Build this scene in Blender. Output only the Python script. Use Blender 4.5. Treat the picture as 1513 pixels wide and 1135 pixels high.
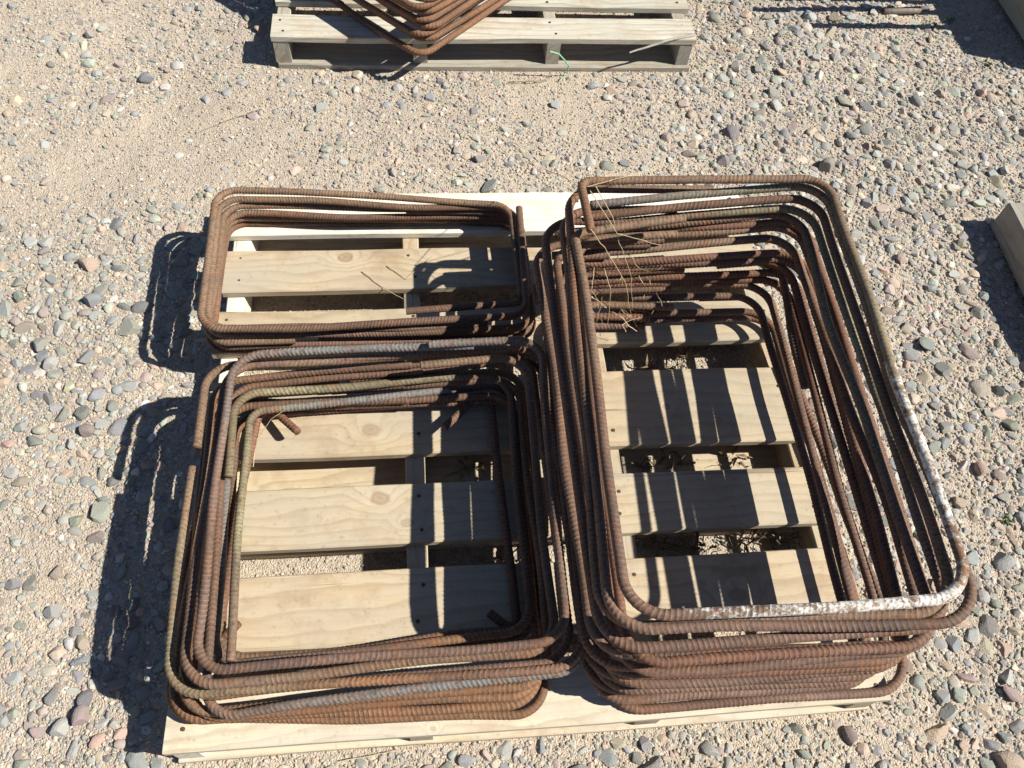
import bpy, math, random
import numpy as np
from mathutils import Vector, Matrix

# ------------------------------------------------------------------ scene, camera, light
for o in list(bpy.data.objects): bpy.data.objects.remove(o)
scene = bpy.context.scene
C = scene.collection
random.seed(7); RNG = np.random.default_rng(7)

# camera solved from the deck boards of the front pallet (1.22 m square); world axes follow that pallet
F, TH, HC, ROLL, YAW = 1220.0, 1.01063, 1.5624, 0.13053, 0.191667
def rotw(v):                                   # camera-heading frame -> pallet frame
    c, s = math.cos(YAW), math.sin(YAW)
    return Vector((v[0]*c + v[1]*s, -v[0]*s + v[1]*c, v[2]))
_r0, _u0 = Vector((1, 0, 0)), Vector((0, math.sin(TH), math.cos(TH)))
CR = rotw(_r0*math.cos(ROLL) + _u0*math.sin(ROLL))
CU = rotw(_u0*math.cos(ROLL) - _r0*math.sin(ROLL))
CF = rotw((0, math.cos(TH), -math.sin(TH)))
cam = bpy.data.cameras.new('camera'); camo = bpy.data.objects.new('camera', cam); C.objects.link(camo)
cam.sensor_width = 36.0; cam.lens = F/1513.0*36.0; cam.clip_start = .02; cam.clip_end = 500
M = Matrix.Identity(4)
for i in range(3):
    M[i][0] = CR[i]; M[i][1] = CU[i]; M[i][2] = -CF[i]
M[2][3] = HC
camo.matrix_world = M
scene.camera = camo

SUN_EL, SUN_AZ = math.radians(46), math.radians(-15)
SUN = Vector((math.cos(SUN_EL)*math.cos(SUN_AZ), math.cos(SUN_EL)*math.sin(SUN_AZ), math.sin(SUN_EL)))
world = bpy.data.worlds.new('World'); scene.world = world; world.use_nodes = True
wn = world.node_tree.nodes; wl = world.node_tree.links
sky = wn.new('ShaderNodeTexSky'); sky.sky_type = 'NISHITA'; sky.sun_disc = False; sky.air_density = .6; sky.dust_density = .2; sky.ozone_density = 2.0
sky.sun_elevation = SUN_EL; sky.sun_rotation = math.radians(90) - SUN_AZ
bg = wn['Background']; bg.inputs['Strength'].default_value = .065
wl.new(sky.outputs[0], bg.inputs[0])
sl = bpy.data.lights.new('sun', 'SUN'); so = bpy.data.objects.new('sun', sl); C.objects.link(so)
sl.energy = 5.0; sl.angle = math.radians(.5); sl.color = (1.0, .972, .885)
so.rotation_euler = SUN.to_track_quat('Z', 'Y').to_euler(); so.location = SUN*20
scene.view_settings.view_transform = 'Standard'; scene.view_settings.look = 'None'
scene.view_settings.gamma = 1; scene.view_settings.use_curve_mapping = False
scene.view_settings.exposure = .74
scene.render.resolution_x = 1024; scene.render.resolution_y = 768

def W(px, py, z=0.0):                          # a photo pixel at a known height -> a point of the place
    d = CF + CR*((px-756.5)/F) - CU*((py-567.5)/F)
    t = (z-HC)/d.z
    return Vector((d.x*t, d.y*t, z))
def project(p):
    q = Vector(p) - Vector((0, 0, HC)); zz = q.dot(CF)
    return 756.5+F*q.dot(CR)/zz, 567.5-F*q.dot(CU)/zz, zz

# ------------------------------------------------------------------ helpers
def tag(o, label=None, cat=None, group=None, kind=None):
    if label: o['label'] = label
    if cat: o['category'] = cat
    if group: o['group'] = group
    if kind: o['kind'] = kind
    return o
def mesh_np(name, V, Fc, smooth=True, nper=None):
    """V (n,3), Fc (m,k) with constant k"""
    me = bpy.data.meshes.new(name); V = np.asarray(V, np.float32); Fc = np.asarray(Fc, np.int32)
    k = Fc.shape[1]
    me.vertices.add(len(V)); me.vertices.foreach_set('co', V.ravel())
    me.loops.add(Fc.size); me.loops.foreach_set('vertex_index', Fc.ravel())
    me.polygons.add(len(Fc))
    me.polygons.foreach_set('loop_start', np.arange(0, Fc.size, k, dtype=np.int32))
    me.polygons.foreach_set('loop_total', np.full(len(Fc), k, np.int32))
    me.polygons.foreach_set('use_smooth', np.full(len(Fc), smooth, bool))
    me.update(calc_edges=True)
    return me
def point_attr(me, name, arr, typ):
    a = me.attributes.new(name, typ, 'POINT'); arr = np.asarray(arr, np.float32)
    a.data.foreach_set('color' if typ == 'FLOAT_COLOR' else 'value', arr.ravel())
def link(name, me, mat=None, parent=None, loc=None):
    o = bpy.data.objects.new(name, me); C.objects.link(o)
    if mat and me and not me.materials: me.materials.append(mat)
    if loc is not None: o.location = loc
    if parent: o.parent = parent
    return o
def empty(name, loc):
    o = bpy.data.objects.new(name, None); o.empty_display_size = .05; o.location = loc; C.objects.link(o); return o

# ------------------------------------------------------------------ materials
class NT:
    def __init__(s, name):
        s.m = bpy.data.materials.new(name); s.m.use_nodes = True; s.n = s.m.node_tree.nodes; s.l = s.m.node_tree.links
        s.b = s.n['Principled BSDF']
    def new(s, t, **kw):
        n = s.n.new(t)
        for k, v in kw.items():
            if k in n.inputs: n.inputs[k].default_value = v
            else: setattr(n, k, v)
        return n
    def set(s, n, i, v):
        if hasattr(v, 'is_linked') or isinstance(v, bpy.types.NodeSocket): s.l.new(v, n.inputs[i])
        else: n.inputs[i].default_value = v
    def math(s, op, a, b=0.0, c=None, clamp=False):
        n = s.n.new('ShaderNodeMath'); n.operation = op; n.use_clamp = clamp; s.set(n, 0, a); s.set(n, 1, b)
        if c is not None: s.set(n, 2, c)
        return n.outputs[0]
    def mix(s, f, a, b, blend='MIX'):
        n = s.n.new('ShaderNodeMix'); n.data_type = 'RGBA'; n.blend_type = blend; n.clamp_factor = True
        s.set(n, 0, f)
        for i, v in ((6, a), (7, b)):
            if isinstance(v, tuple) and len(v) == 3: v = v+(1,)
            s.set(n, i, v)
        return n.outputs[2]
    def noise(s, vec, scale, detail=2, rough=.5, dist=0):
        n = s.n.new('ShaderNodeTexNoise'); s.l.new(vec, n.inputs['Vector'])
        n.inputs['Scale'].default_value = scale; n.inputs['Detail'].default_value = detail
        n.inputs['Roughness'].default_value = rough; n.inputs['Distortion'].default_value = dist
        return n.outputs[0]
    def vor(s, vec, scale, feature='F1', out='Distance', rnd=1):
        n = s.n.new('ShaderNodeTexVoronoi'); n.feature = feature; s.l.new(vec, n.inputs['Vector'])
        n.inputs['Scale'].default_value = scale; n.inputs['Randomness'].default_value = rnd
        return n.outputs[out]
    def ramp(s, f, stops):
        n = s.n.new('ShaderNodeValToRGB'); e = n.color_ramp.elements
        while len(e) < len(stops): e.new(.5)
        for k, (p, c) in enumerate(stops):
            e[k].position = p; e[k].color = (c+(1,)) if isinstance(c, tuple) else (c, c, c, 1)
        s.l.new(f, n.inputs[0]); return n.outputs[0]
    def map(s, vec, scale=(1, 1, 1), loc=(0, 0, 0)):
        n = s.n.new('ShaderNodeMapping'); s.l.new(vec, n.inputs[0]); n.inputs['Scale'].default_value = scale
        s.set(n, 1, loc); return n.outputs[0]
    def bump(s, h, strength, dist, prev=None):
        n = s.n.new('ShaderNodeBump'); n.inputs['Strength'].default_value = strength; n.inputs['Distance'].default_value = dist
        s.l.new(h, n.inputs['Height'])
        if prev: s.l.new(prev, n.inputs['Normal'])
        return n.outputs[0]
    def done(s, col, rough=.8, nrm=None, spec=.3, metal=None):
        s.set(s.b, 'Base Color', col); s.set(s.b, 'Roughness', rough); s.b.inputs['Specular IOR Level'].default_value = spec
        if metal is not None: s.set(s.b, 'Metallic', metal)
        if nrm: s.l.new(nrm, s.b.inputs['Normal'])
        return s.m

def mat_sand():
    t = NT('sand_and_grit'); co = t.new('ShaderNodeTexCoord').outputs['Object']
    big = t.noise(co, 2.2, 3); mid = t.noise(co, 14, 4); fine = t.noise(co, 160, 3, .7)
    base = t.ramp(big, [(.3, (.465, .378, .288)), (.7, (.545, .452, .348))])
    base = t.mix(t.math('MULTIPLY', mid, .4), base, (.42, .365, .285))
    cell = t.new('ShaderNodeTexVoronoi'); t.l.new(co, cell.inputs['Vector']); cell.inputs['Scale'].default_value = 260
    cell2 = t.new('ShaderNodeTexVoronoi'); t.l.new(co, cell2.inputs['Vector']); cell2.inputs['Scale'].default_value = 520
    sep = t.new('ShaderNodeSeparateColor'); t.l.new(cell.outputs['Color'], sep.inputs[0])
    grain = t.ramp(sep.outputs[0], [(0, (.26, .21, .18)), (.25, (.40, .34, .29)), (.5, (.54, .45, .34)), (.75, (.48, .37, .29)), (1, (.62, .56, .47))])
    base = t.mix(t.math('MULTIPLY', t.noise(co, 45, 2), .95), base, grain)
    base = t.mix(t.math('MULTIPLY', t.math('SUBTRACT', fine, .35), .8), base, (.28, .22, .17))
    h = t.math('ADD', t.math('MULTIPLY', cell.outputs['Distance'], -1.0), t.math('MULTIPLY', cell2.outputs['Distance'], -.5))
    n1 = t.bump(t.noise(co, 30, 4, .6), .6, .012)
    n2 = t.bump(h, .8, .0035, n1)
    return t.done(base, .95, n2, .15)
def mat_stone(single):
    t = NT('loose_stone' if single else 'gravel_stone'); co = t.new('ShaderNodeTexCoord').outputs['Object']
    if single:
        col = t.new('ShaderNodeObjectInfo').outputs['Color']
    else:
        a = t.new('ShaderNodeAttribute'); a.attribute_name = 'col'; col = a.outputs['Color']
    n = t.noise(co, 130 if not single else 3, 4, .65); n2 = t.noise(co, 420 if not single else 12, 3, .7)
    col = t.mix(t.math('MULTIPLY', n, .55), col, t.mix(.5, col, (.52, .43, .34)))
    f = t.math('ADD', t.math('MULTIPLY', n2, .7), .65)
    cc = t.new('ShaderNodeCombineColor')
    for i in range(3): t.l.new(f, cc.inputs[i])
    col = t.mix(1.0, col, cc.outputs[0], 'MULTIPLY')
    return t.done(col, .85, t.bump(n2, .5, .0015 if not single else .05), .25)
def mat_wood(weathered=False):
    t = NT('weathered_pallet_wood' if weathered else 'pale_pallet_pine')
    tc = t.new('ShaderNodeTexCoord').outputs['Object']; oi = t.new('ShaderNodeObjectInfo')
    off = t.new('ShaderNodeCombineXYZ')
    r = oi.outputs['Random']
    t.l.new(t.math('MULTIPLY', r, 37.0), off.inputs[0]); t.l.new(t.math('MULTIPLY', r, 91.0), off.inputs[1]); t.l.new(t.math('MULTIPLY', r, 53.0), off.inputs[2])
    va = t.new('ShaderNodeVectorMath'); t.l.new(tc, va.inputs[0]); t.l.new(off.outputs[0], va.inputs[1]); co = va.outputs[0]
    # knots: sparse cells, grain lines bow round them
    kv = t.map(co, (2.6, 5.5, .01))
    kd = t.vor(kv, 1.0); kcol = t.new('ShaderNodeSeparateColor'); t.l.new(t.vor(kv, 1.0, out='Color'), kcol.inputs[0])
    has = t.math('GREATER_THAN', kcol.outputs[0], .66)
    knot = t.math('MULTIPLY', t.math('SUBTRACT', 1.0, t.math('DIVIDE', kd, .33), clamp=True), has)
    sep0 = t.new('ShaderNodeSeparateXYZ'); t.l.new(tc, sep0.inputs[0])
    wv = t.math('MULTIPLY', t.math('SUBTRACT', t.noise(co, 30, 2), .5), .014)
    for an in ('knot_a', 'knot_b'):                      # knots at known spots of a board: x, y, radius in board space
        ka = t.new('ShaderNodeAttribute'); ka.attribute_type = 'OBJECT'; ka.attribute_name = an
        ks = t.new('ShaderNodeSeparateXYZ'); t.l.new(ka.outputs['Vector'], ks.inputs[0])
        dx = t.math('SUBTRACT', sep0.outputs[0], ks.outputs[0]); dy = t.math('MULTIPLY', t.math('ADD', t.math('SUBTRACT', sep0.outputs[1], ks.outputs[1]), wv), 1.35)
        dd = t.math('SQRT', t.math('ADD', t.math('MULTIPLY', dx, dx), t.math('MULTIPLY', dy, dy)))
        kf = t.math('SUBTRACT', 1.0, t.math('DIVIDE', dd, t.math('MAXIMUM', t.math('MULTIPLY', ks.outputs[2], 4.2), .0001)), clamp=True)
        knot = t.math('MAXIMUM', knot, kf)
    sep = t.new('ShaderNodeSeparateXYZ'); t.l.new(co, sep.inputs[0])
    warp = t.noise(t.map(co, (2.2, 9, 9)), 1.0, 3, .55)
    g = t.math('ADD', t.math('MULTIPLY', sep.outputs[1], 38.0), t.math('MULTIPLY', warp, 5.0))
    g = t.math('ADD', g, t.math('MULTIPLY', t.math('POWER', knot, 1.4), 3.0))
    g = t.math('ADD', g, t.math('MULTIPLY', sep.outputs[2], 26.0))
    ring = t.math('FRACT', g)
    ring = t.ramp(ring, [(0, 0.0), (.55, .22), (.86, 1.0), (.93, .9), (1, 0.0)])
    fib = t.noise(t.map(co, (9, 330, 330)), 1.0, 3, .6)
    blot = t.noise(co, 5.0, 3, .55)
    if weathered:
        c0, c1, kc = (.43, .405, .35), (.255, .235, .195), (.20, .15, .10)
    else:
        c0, c1, kc = (.475, .40, .295), (.315, .25, .168), (.26, .17, .095)
    rs = t.math('MULTIPLY', ring, .8)
    col = t.mix(rs, c0, c1)
    col = t.mix(t.math('MULTIPLY', t.math('SUBTRACT', fib, .42, clamp=True), 2.6 if not weathered else 2.0), col, (.43, .33, .20) if not weathered else (.20, .17, .14))
    col = t.mix(t.math('MULTIPLY', t.math('SUBTRACT', blot, .45, clamp=True), 1.4), col, (.42, .345, .25) if not weathered else (.30, .30, .26))
    kk = t.ramp(knot, [(.0, 0.0), (.70, 0.0), (.80, .85), (.86, .5), (1, .8)])
    halo = t.ramp(knot, [(.35, 0.0), (.68, .35), (.80, 0.0)])
    col = t.mix(t.math('MULTIPLY', halo, .7), col, (.58, .51, .40) if not weathered else (.5, .46, .4))
    col = t.mix(kk, col, kc)
    # grime and handling marks
    dirt = t.noise(t.map(co, (3, 14, 14)), 1.0, 5, .7)
    col = t.mix(t.math('MULTIPLY', t.math('SUBTRACT', dirt, .52, clamp=True), 2.0), col, (.27, .20, .13))
    crk = t.noise(t.map(co, (1.6, 75, 75)), 1.0, 2, .5)
    col = t.mix(t.ramp(crk, [(.70, 0.0), (.73, .75)]), col, (.12, .085, .055))
    # rust wash soaked in from the steel, grey sun-bleach
    rs2 = t.noise(co, 9.0, 5, .72)
    col = t.mix(t.math('MULTIPLY', t.math('SUBTRACT', rs2, .50, clamp=True), 2.6), col, (.25, .155, .085))
    gr2 = t.noise(t.map(co, (1.5, 4, 4)), 2.0, 4, .65)
    col = t.mix(t.math('MULTIPLY', t.math('SUBTRACT', gr2, .40, clamp=True), 2.4), col, (.36, .335, .285))
    spk = t.noise(co, 75, 4, .75)
    col = t.mix(t.math('MULTIPLY', t.math('SUBTRACT', spk, .57, clamp=True), 3.0), col, (.20, .14, .09))
    col = t.mix(1.0, col, oi.outputs['Color'], 'MULTIPLY')
    nb = t.bump(t.math('ADD', t.math('MULTIPLY', fib, 1.0), t.math('MULTIPLY', ring, .35)), .5 if not weathered else .7, .0012)
    return t.done(col, .8, nb, .2)
def mat_rust():
    t = NT('rusty_rebar'); co = t.new('ShaderNodeTexCoord').outputs['Object']
    a = t.new('ShaderNodeAttribute'); a.attribute_name = 'col'
    pa = t.new('ShaderNodeAttribute'); pa.attribute_name = 'paint'
    rb = t.new('ShaderNodeAttribute'); rb.attribute_name = 'rib'
    n1 = t.noise(co, 22, 4, .65); n2 = t.noise(co, 140, 4, .7); n3 = t.noise(co, 600, 2, .7)
    col = t.mix(t.math('MULTIPLY', t.math('SUBTRACT', n1, .50, clamp=True), 3.0), a.outputs['Color'], t.mix(.2, (.27, .105, .04), a.outputs['Color']))
    col = t.mix(t.math('MULTIPLY', t.math('SUBTRACT', n2, .47, clamp=True), 4.0), col, (.06, .036, .027))
    col = t.mix(t.math('MULTIPLY', t.math('SUBTRACT', n3, .54, clamp=True), 3.0), col, (.32, .20, .13))
    # rib tops lightened, gaps darkened: highlight, shade and rusty dirt painted into the colour
    col = t.mix(t.math('MULTIPLY', rb.outputs['Fac'], .10), col, (.30, .25, .21))
    col = t.mix(t.math('MULTIPLY', t.math('SUBTRACT', .55, rb.outputs['Fac'], clamp=True), .42), col, (.05, .028, .02))
    fl = t.math('ADD', t.math('MULTIPLY', pa.outputs['Fac'], 1.0), t.math('MULTIPLY', t.math('SUBTRACT', t.noise(co, 70, 5, .75), .5), 1.9))
    pm = t.ramp(fl, [(.34, 0.0), (.62, .92)])
    pm = t.math('MULTIPLY', pm, t.math('GREATER_THAN', pa.outputs['Fac'], .02))
    pm = t.math('MULTIPLY', pm, t.math('SUBTRACT', 1.0, t.ramp(t.noise(co, 150, 4, .7), [(.52, 0.0), (.60, .85)])))
    col = t.mix(pm, col, t.mix(t.math('MULTIPLY', n2, .7), (.80, .80, .76), (.46, .38, .30)))
    return t.done(col, t.math('ADD', t.math('MULTIPLY', n2, .25), .62), t.bump(t.math('ADD', n2, t.math('MULTIPLY', n3, .5)), .45, .0012), .35)
def mat_plain(name, col, rough=.7, col2=None, sc=40):
    t = NT(name); co = t.new('ShaderNodeTexCoord').outputs['Object']
    n = t.noise(co, sc, 4, .65)
    return t.done(t.mix(n, col, col2 or tuple(c*.6 for c in col)), rough, t.bump(n, .3, .002), .3)
SAND = mat_sand(); STONE1 = mat_stone(True); STONEN = mat_stone(False)
PINE = mat_wood(); GREYWOOD = mat_wood(True); RUST = mat_rust()
NAIL = mat_plain('rusty_nail', (.10, .06, .045), .6)
STRAW = mat_plain('dry_straw', (.56, .46, .28), .8, (.40, .31, .17), 60)
WEED = mat_plain('dry_weed', (.13, .09, .055), .9, (.25, .18, .11), 50)
LEAF = mat_plain('green_weed', (.07, .12, .035), .7, (.12, .16, .05), 50)
STRAP = mat_plain('green_plastic_strap', (.16, .36, .20), .4, (.26, .44, .28), 30)
STEEL = mat_plain('dark_steel_pipe', (.16, .13, .11), .55, (.24, .15, .10), 30)

# ------------------------------------------------------------------ ground
def vnoise(seed, scale):
    r = np.random.default_rng(seed); G = r.random((64, 64))
    def f(x, y):
        x = np.asarray(x)*scale; y = np.asarray(y)*scale
        xi = np.floor(x).astype(int); yi = np.floor(y).astype(int); fx = x-xi; fy = y-yi
        fx = fx*fx*(3-2*fx); fy = fy*fy*(3-2*fy)
        g = lambda i, j: G[i % 64, j % 64]
        return (g(xi, yi)*(1-fx)+g(xi+1, yi)*fx)*(1-fy)+(g(xi, yi+1)*(1-fx)+g(xi+1, yi+1)*fx)*fy
    return f
N1, N2, N3, N4 = vnoise(1, 1.7), vnoise(2, 6.0), vnoise(3, 21.0), vnoise(4, 3.1)
FOOT = [(-.445, .79, .225, 1.45), (-.40, .81, 2.035, 3.26), (1.92, 3.15, 2.04, 3.26)]     # pallet footprints
def ground_z(x, y):
    z = (N1(x, y)-.5)*.030 + (N2(x, y)-.5)*.014 + (N3(x, y)-.5)*.005
    m = np.ones_like(np.asarray(x, float))
    for x0, x1, y0, y1 in FOOT:
        d = np.maximum(np.maximum(x0-x, x-x1), np.maximum(y0-y, y-y1))
        m = np.minimum(m, np.clip((d+.0)/.25, 0, 1))
    return z*m + (1-m)*.002
def axis(lo, hi, step, far):
    a = list(np.arange(lo, hi+step/2, step)); s = step; v = hi
    out = []
    while v < far: s *= 1.35; v += s; out.append(v)
    s = step; v = lo; pre = []
    while v > -far: s *= 1.35; v -= s; pre.append(v)
    return np.array(pre[::-1]+a+out)
ax, ay = axis(-2.0, 3.0, .0165, 120), axis(-.6, 3.6, .0165, 120)
X, Y = np.meshgrid(ax, ay, indexing='ij'); Z = ground_z(X, Y)
nx, ny = X.shape; I = np.arange(nx*ny).reshape(nx, ny)
gm = mesh_np('ground', np.stack([X, Y, Z], -1).reshape(-1, 3), np.stack([I[:-1, :-1], I[1:, :-1], I[1:, 1:], I[:-1, 1:]], -1).reshape(-1, 4))
ground = link('ground', gm, SAND); tag(ground, 'sandy gravel yard strewn with grey and pink stones', 'ground', kind='structure')

# ---- stones
def ico(sub):
    import bmesh
    bm = bmesh.new(); bmesh.ops.create_icosphere(bm, subdivisions=sub, radius=1)
    bm.verts.ensure_lookup_table()
    V = np.array([v.co[:] for v in bm.verts]); Fc = np.array([[v.index for v in f.verts] for f in bm.faces]); bm.free()
    return V, Fc
def stone_shape(V, rng, cuts=9, lump=.16):
    V = V.copy()
    for _ in range(5):
        d = rng.normal(size=3); d /= np.linalg.norm(d)
        V *= (1+lump*.6*np.cos(2.2*(V@d)+rng.random()*6))[:, None]
    for _ in range(cuts):
        d = rng.normal(size=3); d /= np.linalg.norm(d); k = rng.uniform(.42, .85)
        h = V@d; ex = np.maximum(h-k, 0); V = V-np.outer(ex*.97, d)
    V = V*np.array([1, rng.uniform(.55, .95), rng.uniform(.42, .75)])
    V /= np.abs(V[:, 0]).max()
    return V
IC1, IC2, IC3 = ico(1), ico(2), ico(3)
SH3 = [stone_shape(IC3[0], RNG, RNG.integers(8, 15)) for _ in range(26)]
SH2 = [stone_shape(IC2[0], RNG, RNG.integers(6, 12)) for _ in range(30)]
SH1 = [stone_shape(IC1[0], RNG, 3, .2) for _ in range(16)]
PAL = .67*np.array([(.19, .215, .24), (.25, .28, .295), (.33, .345, .345), (.42, .42, .40), (.29, .235, .23), (.34, .26, .25), (.45, .31, .25),
                (.50, .37, .28), (.43, .36, .27), (.58, .51, .41), (.25, .285, .25), (.32, .35, .30), (.13, .135, .14), (.66, .62, .56)]) + .17*np.array((.50, .45, .36))
PW = np.array([15, 15, 12, 7, 7, 7, 4, 3, 5, 3, 9, 9, 5, 1.2]); PW /= PW.sum()
def blob(px, py, rad, w):
    p = W(px, py, 0); return p.x, p.y, rad, w
BL = [blob(90, 460, .30, .8), blob(40, 640, .25, .5), blob(230, 620, .13, .7), blob(200, 110, .22, .6), blob(140, 1050, .22, .9), blob(260, 1130, .15, .5),
      blob(60, 990, .2, .4), blob(620, 1125, .22, .5), blob(880, 1120, .25, .7), blob(1250, 220, .3, .75), blob(1330, 300, .35, .8), blob(1460, 260, .35, .75), blob(1380, 160, .3, .35),
      blob(1450, 620, .4, .75), blob(1380, 560, .3, .6), blob(1440, 980, .3, .8), blob(1250, 60, .3, .2), blob(1120, 90, .2, .5), blob(470, 150, .2, .3), blob(170, 760, .10, .4),
      blob(250, 220, .26, -.55), blob(130, 850, .25, -.6), blob(250, 560, .06, .4), blob(180, 600, .12, -.6), blob(330, 200, .2, -.3), blob(560, 200, .25, -.12), blob(860, 180, .28, -.25), blob(30, 60, .3, -.2), blob(1420, 830, .16, -.3), blob(1330, 1080, .15, -.3), blob(1250, 110, .18, -.3)]
def dens(x, y):
    d = .42+(N4(x, y)-.5)*.55+(N2(x, y)-.5)*.5
    for bx, by, r, w in BL: d = d+w*np.exp(-((x-bx)**2+(y-by)**2)/(r*r))
    return np.clip(d, .03, 1)
def inside_foot(x, y, pad):
    m = np.zeros(len(x), bool)
    for x0, x1, y0, y1 in FOOT[:2]: m |= (x > x0-pad) & (x < x1+pad) & (y > y0-pad) & (y < y1+pad)
    return m
cell = {}
placed = []          # x, y, r(half length), col, rot
def free(x, y, r):
    ci, cj = int(x/.05), int(y/.05)
    for i in (-1, 0, 1):
        for j in (-1, 0, 1):
            for (a, b, q) in cell.get((ci+i, cj+j), ()):
                if (a-x)**2+(b-y)**2 < ((q+r)*.66)**2: return False
    return True
def put(x, y, r, col, rot, flat=1.0):
    cell.setdefault((int(x/.05), int(y/.05)), []).append((x, y, r)); placed.append((x, y, r, col, rot, flat))
GREEN, SLATE, PINK, CREAM, LGREY, MAUVE, TAN = (.33, .37, .31), (.23, .25, .27), (.48, .32, .26), (.62, .56, .45), (.40, .40, .38), (.33, .255, .25), (.47, .39, .29)
for px, py, L, col, ang in [(1291, 291, 30, GREEN, 1.4), (1318, 283, 27, SLATE, .9), (1407, 278, 28, CREAM, .3), (1424, 287, 26, GREEN, .8), (1381, 276, 24, LGREY, .3), (1372, 291, 20, SLATE, .2),
        (1445, 303, 26, GREEN, .2), (1430, 318, 30, TAN, .1), (1466, 296, 26, LGREY, .2), (1355, 357, 26, SLATE, 1.0), (1365, 558, 34, TAN, .5), (1387, 462, 24, LGREY, .9), (1407, 389, 20, CREAM, 1.0), (1440, 760, 26, TAN, 1.2),
        (1430, 630, 24, SLATE, .4), (1400, 985, 34, TAN, 2.2), (1418, 1030, 36, GREEN, 1.1), (1440, 935, 38, LGREY, .9), (1413, 950, 40, SLATE, 2.0), (1455, 1050, 40, TAN, 2.4), (1490, 1000, 36, LGREY, 1.0),
        (211, 738, 38, LGREY, .4), (200, 700, 24, CREAM, 1.3), (238, 692, 22, PINK, .2), (90, 487, 36, LGREY, 1.4), (104, 485, 32, CREAM, .7), (78, 540, 30, LGREY, 1.2), (140, 452, 32, SLATE, .2), (62, 528, 28, SLATE, .3), (85, 545, 26, PINK, .7),
        (195, 575, 40, LGREY, .2), (236, 572, 24, PINK, .2), (215, 560, 26, MAUVE, 1.3), (185, 610, 24, SLATE, .6), (175, 580, 20, SLATE, .9), (120, 975, 42, SLATE, .3), (122, 1060, 40, MAUVE, 1.3), (142, 1095, 48, PINK, .6), (58, 1080, 42, MAUVE, .2), (90, 1078, 36, LGREY, .9),
        (152, 1070, 28, LGREY, .4), (105, 1110, 34, LGREY, .7), (180, 1085, 26, PINK, .4), (130, 90, 26, GREEN, .2), (215, 112, 34, SLATE, .1), (156, 145, 30, MAUVE, .2), (75, 145, 22, SLATE, .3), (357, 122, 24, SLATE, .2), (312, 282, 18, SLATE, .3), (265, 228, 20, LGREY, .6),
        (265, 305, 22, SLATE, .5), (375, 170, 24, MAUVE, .3), (820, 158, 20, SLATE, .4), (632, 160, 18, PINK, .9), (570, 158, 20, SLATE, .4), (895, 128, 14, CREAM, .9), (1200, 195, 34, TAN, .8), (1155, 112, 28, TAN, .1), (1210, 115, 26, LGREY, .9), (1137, 237, 22, MAUVE, .5), (1180, 155, 24, LGREY, .1),
        (1300, 80, 20, TAN, 2.3), (1272, 122, 26, (.12, .13, .10), .2), (1328, 122, 24, LGREY, .3), (875, 130, 24, SLATE, .1), (745, 1112, 40, LGREY, .5), (800, 1105, 40, SLATE, 1.2), (985, 1078, 38, SLATE, .7), (1030, 1075, 34, TAN, 1.2), (860, 1110, 30, LGREY, .2), (1075, 1075, 40, LGREY, .9), (1225, 985, 18, TAN, .2),
        (850, 1105, 22, TAN, .9), (20, 700, 30, LGREY, .4), (215, 120, 20, SLATE, .2), (335, 135, 18, SLATE, .4), (20, 1000, 40, LGREY, .2), (330, 250, 16, SLATE, .4)]:
    p = W(px, py, 0); L = min(L, 38)*.86/F*project(p)[2]*.5
    if not inside_foot(np.array([p.x]), np.array([p.y]), L*.7)[0] and free(p.x, p.y, L*.7): put(p.x, p.y, L, np.array(col), ang, .9)
# random stones, big first
def sow(n, lo, hi, power, region, dk):
    u = RNG.random(n); r = lo*(1-u*(1-(lo/hi)**power))**(-1/power)
    r = np.sort(r)[::-1]
    x = RNG.uniform(region[0], region[1], n); y = RNG.uniform(region[2], region[3], n)
    ok = (RNG.random(n) < dens(x, y)**dk) & ~inside_foot(x, y, r*.9)
    ci = RNG.choice(len(PAL), n, p=PW); rot = RNG.uniform(0, 6.283, n); jit = RNG.normal(1, .13, (n, 1))*RNG.normal(1, .03, (n, 3))
    fl = RNG.uniform(.7, 1.05, n)
    for k in np.nonzero(ok)[0]:
        if free(x[k], y[k], r[k]): put(x[k], y[k], r[k], np.clip(PAL[ci[k]]*jit[k], .05, .75), rot[k], fl[k])
VIEW = (-1.5, 2.45, -.25, 2.9)
sow(3500, .016, .030, 2.6, VIEW, 2.0)
sow(36000, .0075, .019, 2.1, VIEW, 1.1)
sow(120000, .0042, .0095, 2.0, VIEW, .7)
def view_rank(s):
    px, py, zz = project((s[0], s[1], 0))
    return s[2]/zz if -10 < px < 1523 and -10 < py < 1145 else 0
order = sorted(range(len(placed)), key=lambda i: -view_rank(placed[i]))
singles = set(order[:300])
protos = []
for k, S in enumerate(SH3):
    me = mesh_np('stone', S, IC3[1], k % 3 == 0); me.materials.append(STONE1); protos.append(me)
def stone_z(x, y, r, fl): return float(ground_z(np.array([x]), np.array([y]))[0])+r*.5*fl*random.uniform(-.25, .3)
sid = 0
for i in order[:300]:
    x, y, r, col, rot, fl = placed[i]
    o = bpy.data.objects.new('stone', protos[sid % len(protos)]); sid += 1
    C.objects.link(o); o.parent = ground
    o.location = (x, y, stone_z(x, y, r, fl)); o.scale = (r, r, r*fl)
    o.rotation_euler = (random.uniform(-.25, .25), random.uniform(-.25, .25), rot)
    o.color = (*[float(c) for c in col], 1)
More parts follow.
